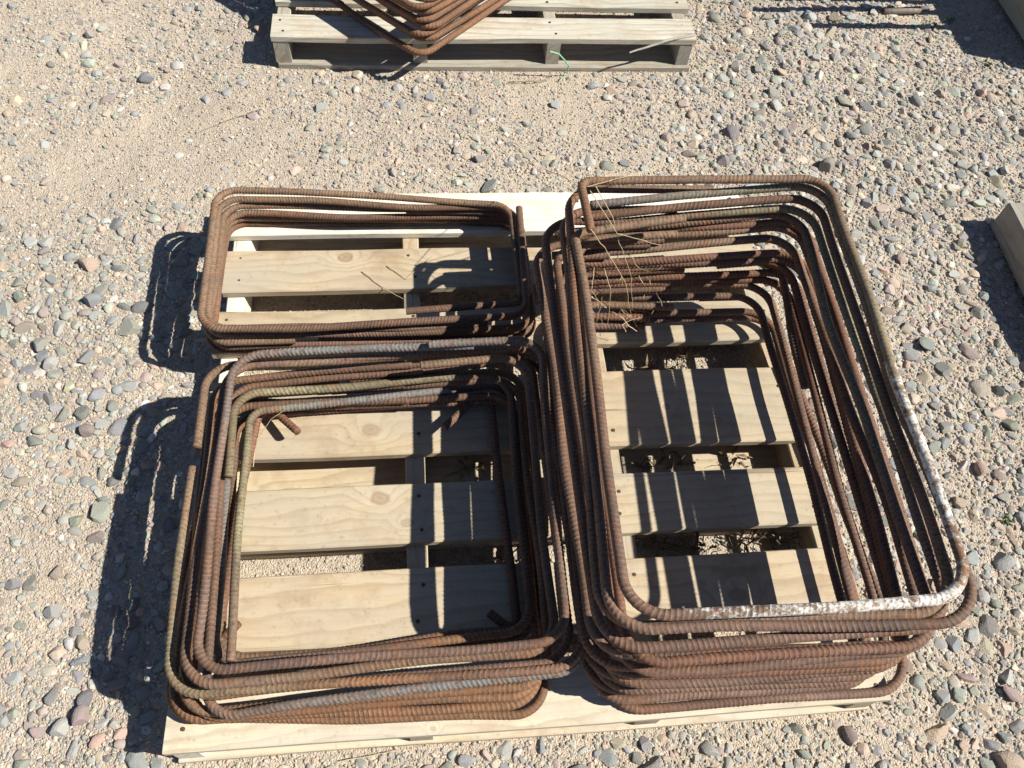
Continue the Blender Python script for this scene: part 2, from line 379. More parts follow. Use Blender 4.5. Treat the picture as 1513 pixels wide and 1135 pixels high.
def scatter(name, items, shapes, faces, mat, tilt):
    n = len(items); k = len(shapes[0]); SHP = np.stack(shapes)
    pos = items['pos']; r = items['r']; rot = items['rot']; col = items['col']; fl = items['fl']
    sel = RNG.integers(0, len(shapes), len(r)); V = SHP[sel].copy()
    tx = RNG.normal(0, tilt, len(r)); c, s = np.cos(tx)[:, None], np.sin(tx)[:, None]
    V = np.stack([V[..., 0], V[..., 1]*c-V[..., 2]*s, V[..., 1]*s+V[..., 2]*c], -1)
    V = V*r[:, None, None]; V[..., 2] *= fl[:, None]
    c, s = np.cos(rot)[:, None], np.sin(rot)[:, None]
    V = np.stack([V[..., 0]*c-V[..., 1]*s, V[..., 0]*s+V[..., 1]*c, V[..., 2]], -1)+pos[:, None, :]
    FF = (faces[None]+(np.arange(len(r))*k)[:, None, None]).reshape(-1, 3)
    me = mesh_np(name, V.reshape(-1, 3), FF, False)
    cc = np.concatenate([np.repeat(col, k, 0), np.ones((len(r)*k, 1))], 1)
    point_attr(me, 'col', cc, 'FLOAT_COLOR')
    o = link(name, me, mat, ground); tag(o, kind='stuff'); return o
rest = [placed[i] for i in order[300:]]
A = np.array([[p[0], p[1], p[2], p[4], p[5]] for p in rest]); COL = np.array([p[3] for p in rest])
big = A[:, 2] > .0078
for nm, m, shp, fc in (('gravel', big, SH2, IC2[1]), ('pea_gravel', ~big, SH1, IC1[1])):
    a = A[m]; z = ground_z(a[:, 0], a[:, 1])+a[:, 2]*.5*a[:, 4]*RNG.uniform(-.25, .35, len(a))
    scatter(nm, dict(pos=np.stack([a[:, 0], a[:, 1], z], -1), r=a[:, 2], rot=a[:, 3], col=COL[m], fl=a[:, 4]), shp, fc, STONEN, .25)
# grit: coarse sand grains, instanced on a point mesh
def mat_grit():
    t = NT('coarse_grit'); a = t.new('ShaderNodeAttribute'); a.attribute_type = 'INSTANCER'; a.attribute_name = 'col'
    return t.done(a.outputs['Color'], .9, None, .2)
n = 190000
gx = RNG.uniform(-1.45, 2.35, n); gy = RNG.uniform(-.15, 2.8, n); ok = RNG.random(n) < .45+.55*dens(gx, gy); gx, gy = gx[ok], gy[ok]; n = len(gx)
gr = .0012+.0034*RNG.random(n)**2.0; SANDC = np.array((.50, .422, .325))
mixw = RNG.random((n, 1))*.6+.2
gc = (PAL[RNG.choice(len(PAL), n, p=PW)])*(1-mixw)+SANDC*mixw; gc = np.clip(gc*RNG.normal(1, .15, (n, 1)), .06, .7)
gme = bpy.data.meshes.new('grit'); gme.vertices.add(n)
gme.vertices.foreach_set('co', np.stack([gx, gy, ground_z(gx, gy)+gr*.4], -1).astype(np.float32).ravel())
point_attr(gme, 'col', np.c_[gc, np.ones(n)], 'FLOAT_COLOR')
for nm, arr in (('size', np.stack([gr, gr*RNG.uniform(.55, .95, n), gr*RNG.uniform(.45, .8, n)], -1)), ('turn', RNG.uniform(-.4, .4, (n, 3))*np.array([1, 1, 0])+np.stack([np.zeros(n), np.zeros(n), RNG.uniform(0, 6.28, n)], -1))):
    at = gme.attributes.new(nm, 'FLOAT_VECTOR', 'POINT'); at.data.foreach_set('vector', arr.astype(np.float32).ravel())
grit = link('grit', gme, None, ground); tag(grit, kind='stuff')
ng = bpy.data.node_groups.new('grit_instances', 'GeometryNodeTree')
ng.interface.new_socket('Geometry', in_out='INPUT', socket_type='NodeSocketGeometry'); ng.interface.new_socket('Geometry', in_out='OUTPUT', socket_type='NodeSocketGeometry')
gi, go = ng.nodes.new('NodeGroupInput'), ng.nodes.new('NodeGroupOutput')
isp = ng.nodes.new('GeometryNodeMeshIcoSphere'); isp.inputs['Subdivisions'].default_value = 1; isp.inputs['Radius'].default_value = 1
sm = ng.nodes.new('GeometryNodeSetMaterial'); GRITM = mat_grit(); sm.inputs['Material'].default_value = GRITM
iop = ng.nodes.new('GeometryNodeInstanceOnPoints')
def named(nm):
    q = ng.nodes.new('GeometryNodeInputNamedAttribute'); q.data_type = 'FLOAT_VECTOR'; q.inputs['Name'].default_value = nm; return q.outputs['Attribute']
ng.links.new(gi.outputs[0], iop.inputs['Points']); ng.links.new(isp.outputs['Mesh'], sm.inputs['Geometry']); ng.links.new(sm.outputs[0], iop.inputs['Instance'])
ng.links.new(named('size'), iop.inputs['Scale']); ng.links.new(named('turn'), iop.inputs['Rotation']); ng.links.new(iop.outputs[0], go.inputs[0])
grit.modifiers.new('grit', 'NODES').node_group = ng
gme.materials.append(GRITM)

# ------------------------------------------------------------------ pallets
def board_mesh(L, B, T, seed, bev=.0024, wav=.0022, nseg=22, bow=0.0, notch=None):
    """a sawn board along local X, origin at its centre"""
    rg = np.random.default_rng(seed); u = np.linspace(-.5, .5, nseg+1)
    def wob(a): return np.interp(u, np.linspace(-.5, .5, 6), rg.normal(0, a, 6))
    y0, y1, zt = -B/2+wob(wav), B/2+wob(wav), wob(wav*.6)+bow*(u*u*4-.3)
    e = bev
    V = []
    for k in range(nseg+1):
        a, b, t, q = y0[k], y1[k], T/2+zt[k], -T/2+zt[k]
        x = u[k]*L+ (rg.normal(0, .0008) if k in (0, nseg) else 0)
        V += [(x, a+e, q), (x, b-e, q), (x, b, q+e), (x, b, t-e), (x, b-e, t), (x, a+e, t), (x, a, t-e), (x, a, q+e)]
    V = np.array(V); Fc = []
    for k in range(nseg):
        for j in range(8):
            Fc.append((k*8+j, k*8+(j+1) % 8, (k+1)*8+(j+1) % 8, (k+1)*8+j))
    me = bpy.data.meshes.new('board')
    faces = [f[::-1] for f in Fc]+[tuple(range(8)), tuple(nseg*8+j for j in range(7, -1, -1))]
    me.from_pydata(V.tolist(), [], faces); me.update()
    import bmesh
    bm = bmesh.new(); bm.from_mesh(me); bmesh.ops.recalc_face_normals(bm, faces=bm.faces); bm.to_mesh(me); bm.free()
    return me
def nail_mesh():
    V = [(0, 0, .0012)]; Fc = []
    for k in range(8):
        a = k*math.pi/4; V += [(.0036*math.cos(a), .0036*math.sin(a), .0008), (.0038*math.cos(a), .0038*math.sin(a), -.002)]
    for k in range(8):
        i, j = 1+2*k, 1+2*((k+1) % 8); Fc += [(0, i, j), (i, i+1, j+1), (i, j+1, j)]
    me = bpy.data.meshes.new('nail'); me.from_pydata(V, [], Fc); me.update(); me.materials.append(NAIL); return me
NAILM = nail_mesh()
def pallet(label, x0, x1, yfar, decks, bottoms, strx, mat, seed, tints, ends=None, knots={}, hs=.0675, td=.019, tb=.018, nails=True):
    """decks: (v0, v1) offsets from the far edge towards the near edge"""
    depth = decks[-1][1]; rg = random.Random(seed)
    root = empty('wooden_pallet', ((x0+x1)/2, yfar-depth/2, 0)); tag(root, label, 'pallet', 'wooden pallets on the gravel')
    org = root.location
    zt = tb+hs+td
    def place(nm, me, p, rz, tint):
        o = link(nm, me, mat, root); o.location = (p[0]-org.x, p[1]-org.y, p[2]-org.z); o.rotation_euler[2] = rz; o.color = (*tint, 1); return o
    for k, (a, b) in enumerate(decks):
        e0, e1 = (ends[k] if ends else (rg.uniform(-.006, .006), rg.uniform(-.006, .006)))
        xa, xb = x0+e0, x1+e1
        bo = place('deck_board', board_mesh(xb-xa, b-a, td, seed*50+k, bow=rg.uniform(-.001, .001)), ((xa+xb)/2, yfar-(a+b)/2, tb+hs+td/2), rg.uniform(-.0015, .0015), tints[k % len(tints)])
        for kn, (px, py, kr) in zip(('knot_a', 'knot_b'), knots.get(k, ())):
            q = W(px, py, zt); bo[kn] = (q.x-(xa+xb)/2, q.y-(yfar-(a+b)/2), kr)
        if nails:
            for sx in strx:
                for f in (.25, .74):
                    o = bpy.data.objects.new('nail', NAILM); C.objects.link(o); o.parent = root
                    o.location = (sx+rg.uniform(-.013, .013)-org.x, yfar-(a+(b-a)*(f+rg.uniform(-.06, .06)))-org.y, zt+.0004)
    for k, sx in enumerate(strx):
        place('stringer', board_mesh(depth-.006, .040, hs+.001, seed*50+20+k, nseg=10, wav=.0015), (sx, yfar-depth/2, tb+hs/2), math.pi/2, tints[k % len(tints)])
    for k, (a, b) in enumerate(bottoms):
        place('bottom_board', board_mesh(x1-x0-.004, b-a, tb, seed*50+30+k), ((x0+x1)/2, yfar-(a+b)/2, tb/2+.001), rg.uniform(-.003, .003), tints[(k+2) % len(tints)])
    return root
DECK = .1045
p_front = pallet('pale pine pallet carrying three stacks of bent rebar hoops', -.437, .783, 1.4445,
       [(0, .127), (.172, .286), (.341, .450), (.522, .701), (.763, .884), (.934, 1.062), (1.105, 1.215)],
       [(.004, .12), (.30, .40), (.655, .765), (.80, .862), (1.108, 1.217)], (-.412, -.03, .363, .757), PINE, 3,
       [(1.62, 1.78, 2.02), (1, .97, .93), (.98, .95, .90), (1.0, .96, .9), (1.03, 1, .95), (1.04, 1.0, .96), (1.28, 1.3, 1.32)],
       knots={1: [(510, 380, .016)], 3: [(548, 636, .017), (985, 600, .008)], 4: [(562, 737, .017), (602, 774, .012)], 5: [(1090, 878, .017)], 6: [(640, 1075, .005)]},
       ends=[(-.004, .004), (-.002, -.004), (-.006, .0), (.0, .0), (.003, .0), (.0, .0), (-.002, .0)])
p_back = pallet('weathered grey pallet carrying the cornerwise rusty hoop stack', -.393, .805, 3.245,
       [(0, .10), (.16, .25), (.33, .42), (.52, .61), (.70, .79), (.83, .92), (.965, 1.05), (1.105, 1.205)],
       [(.002, .10), (.55, .65), (1.108, 1.212)], (-.373, .008, .388, .778), GREYWOOD, 5,
       [(.95, .93, .88), (.85, .83, .8), (1, .97, .92), (.9, .9, .88), (.9, .88, .84), (.92, .9, .88), (1.2, 1.2, 1.14), (1.3, 1.28, 1.22)])
p_right = pallet('weathered grey pallet carrying two squared timbers and three steel pipes', 1.925, 3.145, 3.26,
       [(0, .10), (.18, .28), (.37, .47), (.56, .66), (.75, .85), (.93, 1.03), (1.12, 1.22)],
       [(.002, .10), (.55, .65), (1.118, 1.225)], (1.946, 2.34, 2.73, 3.125), GREYWOOD, 8, [(.85, .88, .78), (.9, .87, .8)], nails=False)

# ------------------------------------------------------------------ rebar
BROWN, MAUV, ORNG, STEELC, OLIVE, RED, TANR = (.145, .082, .054), (.18, .112, .086), (.235, .112, .05), (.21, .212, .205), (.25, .23, .135), (.19, .082, .05), (.24, .16, .10)
def fillet(P, R):
    """polyline with rounded corners, P list of Vector, R list of radii"""
    out = [P[0].copy()]
    for i in range(1, len(P)-1):
        a, b, c = P[i-1], P[i], P[i+1]; d0 = (a-b); d1 = (c-b); l0, l1 = d0.length, d1.length; d0.normalize(); d1.normalize()
        ang = d0.angle(d1); t = R[i]/max(math.tan(ang/2), 1e-3); t = min(t, l0*.48, l1*.48); r = t*math.tan(ang/2)
        bis = (d0+d1).normalized(); cen = b+bis*(r/math.sin(ang/2)); s = b+d0*t; e = b+d1*t
        v0, v1 = s-cen, e-cen; tot = v0.angle(v1); axn = v0.cross(v1).normalized(); m = max(6, int(tot/.09))
        for k in range(m+1): out.append(cen+Matrix.Rotation(tot*k/m, 3, axn)@v0)
    out.append(P[-1].copy())
    return out
def rebar_mesh(P, R, r, pitch, cols, seed, skew=.0, rib=.075, nseg=10, sub=5, paint=None, wob=.0032):
    rg = np.random.default_rng(seed)
    Q = np.array([v[:] for v in fillet(P, R)]); dl = np.linalg.norm(np.diff(Q, axis=0), axis=1); S = np.r_[0, np.cumsum(dl)]
    keep = np.r_[True, dl > 1e-6]; Q, S = Q[keep], S[keep]
    L = S[-1]; ds = pitch/5
    npi = max(2, int(L/pitch))
    if rib > 0 and sub > 3:                                 # five rings to a rib: foot, crest, crest, foot, valley
        offs = np.array([-.20, -.075, .075, .20, .5]); crest = np.array([0, 1, 1, 0, 0.])
    elif rib > 0:
        offs = np.array([-.25, 0, .25]); crest = np.array([0, 1, 0.]); ds = pitch/3
    else:
        offs = np.array([0.]); crest = np.array([0.]); ds = pitch
    s = (np.arange(npi)[:, None]+.5+offs[None, :]-.25).ravel()*(L/(npi+.5)); cr = np.tile(crest, npi)
    s = np.r_[0, s, L]; cr = np.r_[0, cr, 0]; n = len(s)-1
    Pt = np.stack([np.interp(s, S, Q[:, k]) for k in range(3)], -1)
    kn = np.linspace(0, L, max(5, int(L/.16)))
    for k in range(3):                                     # hand-bent bars are never dead straight
        nn = rg.normal(0, wob*(1 if k < 2 else .6), len(kn)); nn[0] = nn[-1] = 0
        cs = np.interp(s, kn, nn); w = int(.09/ds)//2*2+1
        cs = np.convolve(np.pad(cs, w//2, mode='edge'), np.ones(w)/w, 'valid'); Pt[:, k] += cs
    T = np.gradient(Pt, s, axis=0); T /= np.linalg.norm(T, axis=1)[:, None]
    up = np.array([0, 0, 1.0]); Nn = np.cross(np.broadcast_to(up, T.shape), T); Nn /= np.maximum(np.linalg.norm(Nn, axis=1), 1e-6)[:, None]; Bn = np.cross(T, Nn)
    tw = rg.uniform(0, 6.28)
    th = np.arange(nseg)*2*np.pi/nseg
    shear = skew*.5*pitch*np.cos(th+tw)[None, :]*np.clip(np.minimum(s, L-s)/.02, 0, 1)[:, None]      # ribs lean across the bar
    rb = np.broadcast_to(cr[:, None], (len(s), nseg))
    side = np.abs(np.cos((th+tw)))[None, :]**10          # the two lengthwise ribs
    wk = np.linspace(0, L, max(6, int(L/.05))); wear = np.interp(s, wk, np.clip(rg.normal(.85, .35, len(wk)), .2, 1.25))
    wear = wear*(1+.25*rg.normal(0, 1, len(s)))
    prof = r*(1-.03+rib*wear[:, None]*rb*(1-side*.8)+.09*side)
    prof = prof*(1+rg.normal(0, .008, prof.shape))
    V = Pt[:, None, :]+shear[..., None]*T[:, None, :]+prof[..., None]*(np.cos(th)[None, :, None]*Nn[:, None, :]+np.sin(th)[None, :, None]*Bn[:, None, :])
    m = n+1; V = V.reshape(-1, 3)
    I = np.arange(m*nseg).reshape(m, nseg); J = np.roll(I, -1, 1)
    Fc = np.stack([I[:-1], J[:-1], J[1:], I[1:]], -1).reshape(-1, 4)
    # caps
    c0, c1 = len(V), len(V)+1
    V = np.vstack([V, Pt[0]-T[0]*.0004, Pt[-1]+T[-1]*.0004])
    cap = [(c0, J[0, k], I[0, k], I[0, k]) for k in range(nseg)]
    Fcap = [(int(c0), int(J[0, k]), int(I[0, k])) for k in range(nseg)]+[(int(c1), int(I[-1, k]), int(J[-1, k])) for k in range(nseg)]
    # colours
    kc = np.array(cols, float); kx = np.linspace(0, 1, len(kc)) if len(kc) > 1 else np.array([0.])
    tpar = s/L
    base = np.stack([np.interp(tpar, kx, kc[:, k]) for k in range(3)], -1)
    corner = np.zeros(m); 
    curv = np.linalg.norm(np.gradient(T, s, axis=0), axis=1)
    w = int(.08/ds)|1; corner = np.convolve(np.pad(np.clip(curv/12, 0, 1), w//2, mode='edge'), np.ones(w)/w, 'valid')[:m]
    base = base*(1-.45*corner[:, None])+np.array(ORNG)*.45*corner[:, None]     # scale cracks off at the bends: fresher rust
    kn2 = np.linspace(0, 1, max(6, int(L/.07))); base = base*np.interp(tpar, kn2, rg.normal(1, .16, len(kn2)))[:, None]
    base = base*.86; col = np.repeat(np.clip(base, .01, .8), nseg, 0); col = np.vstack([col, base[0], base[-1]]); col = np.c_[col, np.ones(len(col))]
    pv = np.zeros(m)
    if paint is not None:
        pv = np.interp(tpar, [q[0] for q in paint], [q[1] for q in paint])
    pv = np.repeat(pv, nseg); pv = np.r_[pv, 0, 0]
    # flatten to triangles so the caps can share the array
    quads = Fc; tris = np.vstack([quads[:, [0, 1, 2]], quads[:, [0, 2, 3]], np.array(Fcap)])
    base_pt = np.array([V[:, 0].mean(), V[:, 1].mean(), V[:, 2].min()])
    me = mesh_np('rebar', V-base_pt, tris)
    point_attr(me, 'col', np.clip(col, 0, 1), 'FLOAT_COLOR'); point_attr(me, 'paint', pv, 'FLOAT')
    point_attr(me, 'rib', np.r_[(rb*np.clip(wear, 0, 1)[:, None]).ravel(), 0, 0], 'FLOAT')
    me.materials.append(RUST)
    return me, Vector(base_pt)
BARID = [100]
def bar(name, label, cat, group, pts, r, pitch, cols, bend=.05, **kw):
    """pts: (px, py, z) pixels at a height, or Vectors; optional 4th value = bend radius"""
    P, R = [], []
    for q in pts:
        if isinstance(q, Vector): P.append(q); R.append(bend)
        else: P.append(W(q[0], q[1], q[2])); R.append(q[3] if len(q) > 3 else bend)
    BARID[0] += 1
    me, loc = rebar_mesh(P, R, r, pitch, cols, BARID[0], **kw)
    o = link(name, me, None, None, loc); tag(o, label, cat, group); return o
def ordinal(k):
    w = ['second', 'third', 'fourth', 'fifth', 'sixth', 'seventh', 'eighth', 'ninth', 'tenth', 'eleventh', 'twelfth', 'thirteenth', 'fourteenth', 'fifteenth']
    return (['topmost']+[x+' from the top' for x in w]+['second from the bottom', 'lowest'])[k]

# ---- tall stack of long hoops
RR, RP = .0081, .0080
GR = 'long rebar hoops in the tall stack'
LONG = [
 ('long rebar hoop with flaking white paint, topmost of the tall stack',
  [(1012, 322, .418), (852, 346, .414, .02), (926, 912, .43), (1436, 884, 0.475), (1225, 260, 0.475), (860, 267, .442, .02), (873, 340, .446)],
  [TANR, TANR, BROWN, MAUV, TANR, ORNG, OLIVE, TANR, TANR, ORNG], dict(paint=[(0, 0), (.35, 0), (.365, .34), (.40, .44), (.45, .58), (.495, .62), (.508, .35), (.52, .28), (.54, .52), (.58, .60), (.61, .50), (.65, .25), (.665, 0), (1, 0)])),
 ('long rebar hoop with olive grey lap, %s of the tall stack',
  [(1053, 280, .412), (835, 281, .407), (903, 938, .405), (1447, 921, 0.455), (1218, 274, 0.455), (872, 303, .400)], [TANR, ORNG, BROWN, MAUV, MAUV, TANR, OLIVE, STEELC], {}),
 ('long dark brown rebar hoop, %s of the tall stack',
  [(1000, 309, .386), (830, 312, .382), (893, 928, .384), (1422, 906, 0.434), (1209, 293, 0.434), (868, 321, .374)], [BROWN, BROWN, BROWN, MAUV, TANR, BROWN, BROWN, BROWN], {}),
 ('long dark brown rebar hoop with olive bend, %s of the tall stack',
  [(960, 331, .366), (801, 325, .360), (886, 958, .362), (1414, 930, 0.412), (1197, 306, 0.412), (868, 333, .352)], [BROWN, BROWN, RED, MAUV, MAUV, OLIVE, OLIVE, BROWN], {}),
 ('long rusty rebar hoop, %s of the tall stack',
  [(1000, 346, .342), (846, 352, .338), (925, 984, .336), (1385, 950, 0.388), (1176, 313, 0.388), (820, 345, .332)], [TANR, BROWN, RED, RED, MAUV, OLIVE, BROWN, TANR], {}),
 ('long rusty rebar hoop with brown ribs, %s of the tall stack',
  [(960, 362, .320), (790, 366, .314), (878, 966, .316), (1396, 957, 0.362), (1182, 331, 0.362), (845, 362, .306)], [MAUV, BROWN, BROWN, MAUV, MAUV, BROWN, TANR, MAUV], {}),
 ('long rusty rebar hoop, %s of the tall stack',
  [(900, 377, .296), (842, 379, .292), (911, 1004, .292), (1380, 964, 0.336), (1168, 350, 0.336), (815, 378, .288)], [MAUV, BROWN, RED, MAUV, MAUV, BROWN, TANR, MAUV], {}),
 ('long reddish rebar hoop, %s of the tall stack',
  [(980, 383, .274), (806, 396, .268), (868, 990, .270), (1350, 976, 0.31), (1188, 372, 0.31), (850, 392, .264)], [RED, BROWN, RED, RED, MAUV, RED, RED, RED], {}),
 ('long reddish rebar hoop with finely ribbed lap, %s of the tall stack',
  [(1010, 397, .250), (838, 401, .246), (893, 1016, .246), (1345, 987, 0.284), (1163, 384, 0.284), (815, 404, .242)], [RED, BROWN, RED, MAUV, MAUV, RED, RED, RED], {}),
 ('long orange brown rebar hoop, %s of the tall stack',
  [(990, 408, .224), (800, 416, .222), (872, 1004, .222), (1340, 988, 0.256), (1175, 401, 0.256), (850, 413, .218)], [RED, BROWN, RED, MAUV, RED, BROWN, RED, RED], {}),
 ('long dark rebar hoop hidden in shade, %s of the tall stack',
  [(990, 426, .200), (840, 430, .198), (882, 1026, .196), (1292, 1000, 0.226), (1131, 418, 0.226), (870, 425, .194)], [BROWN, BROWN, BROWN, MAUV, MAUV, BROWN, BROWN], {}),
 ('long rusty rebar hoop with cut end, %s of the tall stack',
  [(995, 454, .176), (848, 449, .172), (866, 1022, .172), (1276, 998, 0.196), (1122, 436, 0.196), (930, 440, .168)], [TANR, RED, BROWN, RED, MAUV, BROWN, BROWN], {}),
 ('long rusty rebar hoop with worn ends, %s of the tall stack',
  [(960, 470, .150), (838, 468, .146), (872, 1040, .140), (1300, 1005, 0.156), (1133, 455, 0.156), (900, 462, .144)], [RED, BROWN, BROWN, MAUV, RED, BROWN, BROWN], {}),
 ('long rusty rebar hoop lying flat, %s of the tall stack',
  [(952, 481, .124), (830, 480, .122), (898, 1052, .1145), (1350, 1015, 0.1145), (1138, 468, 0.1265), (885, 476, .118)], [MAUV, BROWN, RED, MAUV, MAUV, RED, BROWN], {}),
]
def between(a, b, dx, lb, cols):
    pts = [tuple((u+v)/2+(dx if i == 0 and 2 < n < 5 else 0) for i, (u, v) in enumerate(zip(p[:3], q[:3]))) for n, (p, q) in enumerate(zip(a[1], b[1]))]
    return (lb, pts, cols, {})
for at, dx, cols in ((10, 4, [RED, BROWN, BROWN, MAUV, RED, BROWN]), (8, 5, [BROWN, BROWN, RED, ORNG, MAUV, BROWN]), (5, 7, [BROWN, BROWN, BROWN, MAUV, RED, RED, BROWN])):
    LONG.insert(at, between(LONG[at-1], LONG[at], dx, 'long brown rebar hoop wedged between its neighbours, %s of the tall stack', cols))
for k, (lb, pts, cols, kw) in enumerate(LONG):
    lab = lb % ordinal(k) if '%s' in lb else lb
    bar('rebar_hoop', lab, 'rebar hoop', GR, pts, RR, RP, cols, bend=.062 if k else .058, skew=.9 if k % 3 else .45, **kw)
bar('rebar_hoop', 'short hooked rebar end piece poking down inside the tall stack', 'rebar', GR, [(1060, 392, .262), (1150, 383, .262), (1190, 573, .262)], RR, RP, [BROWN, BROWN], bend=.045)

# ---- stack of square hoops
LR, LP = .0076, .0080
GL = 'square rebar hoops in the near stack'
def square(nl, nr, zl, zr, depth, lap=.3):
    a, b = W(*nl, zl), W(*nr, zr); d = (b-a).normalized(); n = Vector((-d.y, d.x, 0)).normalized()
    fl, fr = a+n*depth, b+n*depth; fl.z, fr.z = zl+.004, zr+.004
    m = fl.lerp(fr, .62); e = fl.lerp(fr, .38); lo = Vector((0, 0, -.014)); off = n*-.004
    return [m+off, fl+off, a, b, fr, e+lo]
SQ = [
 ('square brown rebar hoop with ribbed cut end, topmost of the square stack', [(633, 509, .298), (797, 497, .292), (838, 943, .292), (285, 996, .255), (345, 526, .264), (700, 511, .282)], [STEELC, BROWN, MAUV, MAUV, MAUV, MAUV, STEELC, STEELC], .55),
 ('square rebar hoop with smooth cut end, second from top of the square stack', [(621, 540, .262), (776, 528, .256), (820, 958, .262), (262, 1016, .232), (338, 541, .232), (770, 513, .250)], [TANR, BROWN, BROWN, TANR, MAUV, MAUV, MAUV, TANR], .3),
 ('square rebar hoop with bent-down cut end, third from top of the square stack', [(291, 661, .242), (308, 538, .238), (800, 517, .232), (866, 980, .232), (243, 1028, .202), (285, 690, .216)], [TANR, TANR, BROWN, MAUV, MAUV, ORNG, OLIVE, TANR], .6),
 ('square dull brown rebar hoop, fourth from the top of the square stack', square((270, 1034), (846, 974), .190, .220, .585), [BROWN, BROWN, ORNG, MAUV, MAUV, BROWN, BROWN], .5),
 ('square rebar hoop with bare grey side, fifth from top of the square stack', square((300, 1060), (872, 992), .176, .205, .60), [BROWN, BROWN, BROWN, STEELC, STEELC, BROWN, BROWN], .6),
 ('square rusty rebar hoop, fourth from the bottom of the square stack', square((262, 1058), (815, 1010), .162, .180, .585), [BROWN, BROWN, TANR, ORNG, ORNG, BROWN, BROWN], .3),
 ('square orange rusted rebar hoop, third from the bottom of the square stack', square((278, 1062), (802, 1026), .146, .158, .57), [BROWN, BROWN, ORNG, ORNG, ORNG, BROWN, BROWN], .3),
 ('square orange rusted rebar hoop, second from the bottom of the square stack', square((250, 1062), (798, 1043), .130, .136, .58), [BROWN, ORNG, ORNG, ORNG, BROWN, BROWN], .3),
 ('square orange rebar hoop on the deck, lowest of the square stack', square((238, 1068), (808, 1056), .1135, .1135, .60), [BROWN, ORNG, ORNG, ORNG, MAUV, BROWN], .3),
]
for k, (lb, pts, cols, sk) in enumerate(SQ):
    bar('rebar_hoop', lb, 'rebar hoop', GL, pts, LR, LP, cols, bend=.055 if k else .05, skew=sk*1.6)
GI = 'bent bars inside the square stack'
bar('rebar_hoop', 'olive tinged rebar hoop nested inside the square stack with a grey end', 'rebar hoop', GI,
    [(338, 704, .20), (351, 580, .20), (748, 553, .18), (784, 929, .17), (311, 990, .158), (335, 709, .165)], LR, LP, [OLIVE, OLIVE, OLIVE, BROWN, BROWN, ORNG, MAUV, STEELC, STEELC], bend=.05, skew=.8)
bar('bent_rebar', 'L shaped olive and grey rebar leaning inside the square stack', 'rebar', GI, [(341, 977, .200), (371, 607, .165, .03), (665, 576, .160)], LR, LP*.9, [MAUV, OLIVE, OLIVE, STEELC, STEELC], rib=.07)
bar('rebar_hoop', 'low rebar hoop lying on the deck boards inside the square stack', 'rebar hoop', GI,
    [(617, 597, .118), (352, 612, .118), (322, 985, .116), (798, 938, .118), (757, 566, .126), (666, 577, .138)], LR, LP, [RED, BROWN, BROWN, ORNG, BROWN, BROWN, STEELC], bend=.05, skew=.3)
bar('rebar_hoop', 'second low rebar hoop behind the olive bar inside the square stack', 'rebar hoop', GI,
    [(500, 561, .136), (344, 572, .136), (318, 975, .134), (806, 930, .138), (768, 548, .14), (560, 560, .15)], LR, LP, [OLIVE, OLIVE, BROWN, BROWN, BROWN, OLIVE], bend=.05, skew=.3)
bar('hooked_rebar', 'crosstie rebar with hooked ends pointing at the knot in the deck board', 'rebar', GI,
    [(352, 921, .150), (318, 955, .128, .022), (386, 588, .128, .022), (440, 638, .150)], LR, LP, [RED, RED, RED], bend=.02, rib=.08)
bar('hooked_rebar', 'crosstie rebar with hooked ends in the shade beside the tall stack', 'rebar', GI,
    [(722, 905, .142), (766, 938, .126, .022), (725, 572, .126, .022), (657, 632, .14)], LR, LP, [BROWN, BROWN, BROWN], bend=.02, rib=.08)

# ---- stack of small oblong hoops
UR, UP = .0076, .0066
GU = 'oblong rebar hoops in the small stack'
OB = [
 ('oblong rebar hoop with upright cut end, topmost of the small oblong stack', [(767, 307, .226), (779, 466, .214, .04), (296, 490, .214), (320, 280, .216), (757, 301, .212), (771, 440, .204)], [BROWN, BROWN, BROWN, TANR, TANR, TANR, BROWN]),
 ('oblong rebar hoop, second from the top of the small oblong stack', [(600, 460, .190), (782, 446, .196, .04), (762, 309, .196), (325, 293, .198), (300, 489, .194), (720, 478, .180)], [BROWN, BROWN, BROWN, TANR, TANR, MAUV, MAUV]),
 ('oblong rebar hoop, third from the top of the small oblong stack', [(600, 312, .176), (766, 316, .176), (786, 484, .176), (303, 497, .178), (331, 303, .178), (680, 309, .162)], [BROWN, BROWN, BROWN, MAUV, TANR, TANR, BROWN]),
 ('oblong rebar hoop with cut end, fourth from top of the small oblong stack', [(436, 503, .160), (306, 507, .158), (336, 316, .158), (768, 320, .158), (788, 486, .158), (470, 500, .146)], [TANR, TANR, BROWN, BROWN, BROWN, BROWN, MAUV]),
 ('oblong rebar hoop, second from the bottom of the small oblong stack', [(600, 322, .136), (768, 326, .138), (790, 494, .138), (310, 515, .136), (338, 321, .136), (660, 325, .128)], [BROWN, BROWN, MAUV, RED, TANR, TANR]),
 ('oblong rebar hoop lying on the deck, at the bottom of the small oblong stack', [(520, 508, .1135), (306, 523, .1135), (340, 330, .1135), (764, 330, .1135), (793, 500, .1135), (470, 514, .118)], [RED, RED, BROWN, BROWN, BROWN, RED]),
]
for lb, pts, cols in OB:
    bar('rebar_hoop', lb, 'rebar hoop', GU, [(q[0], q[1], .1125+(q[2]-.1135)*.86)+tuple(q[3:]) for q in pts], UR, UP, cols, bend=.045, skew=.9)

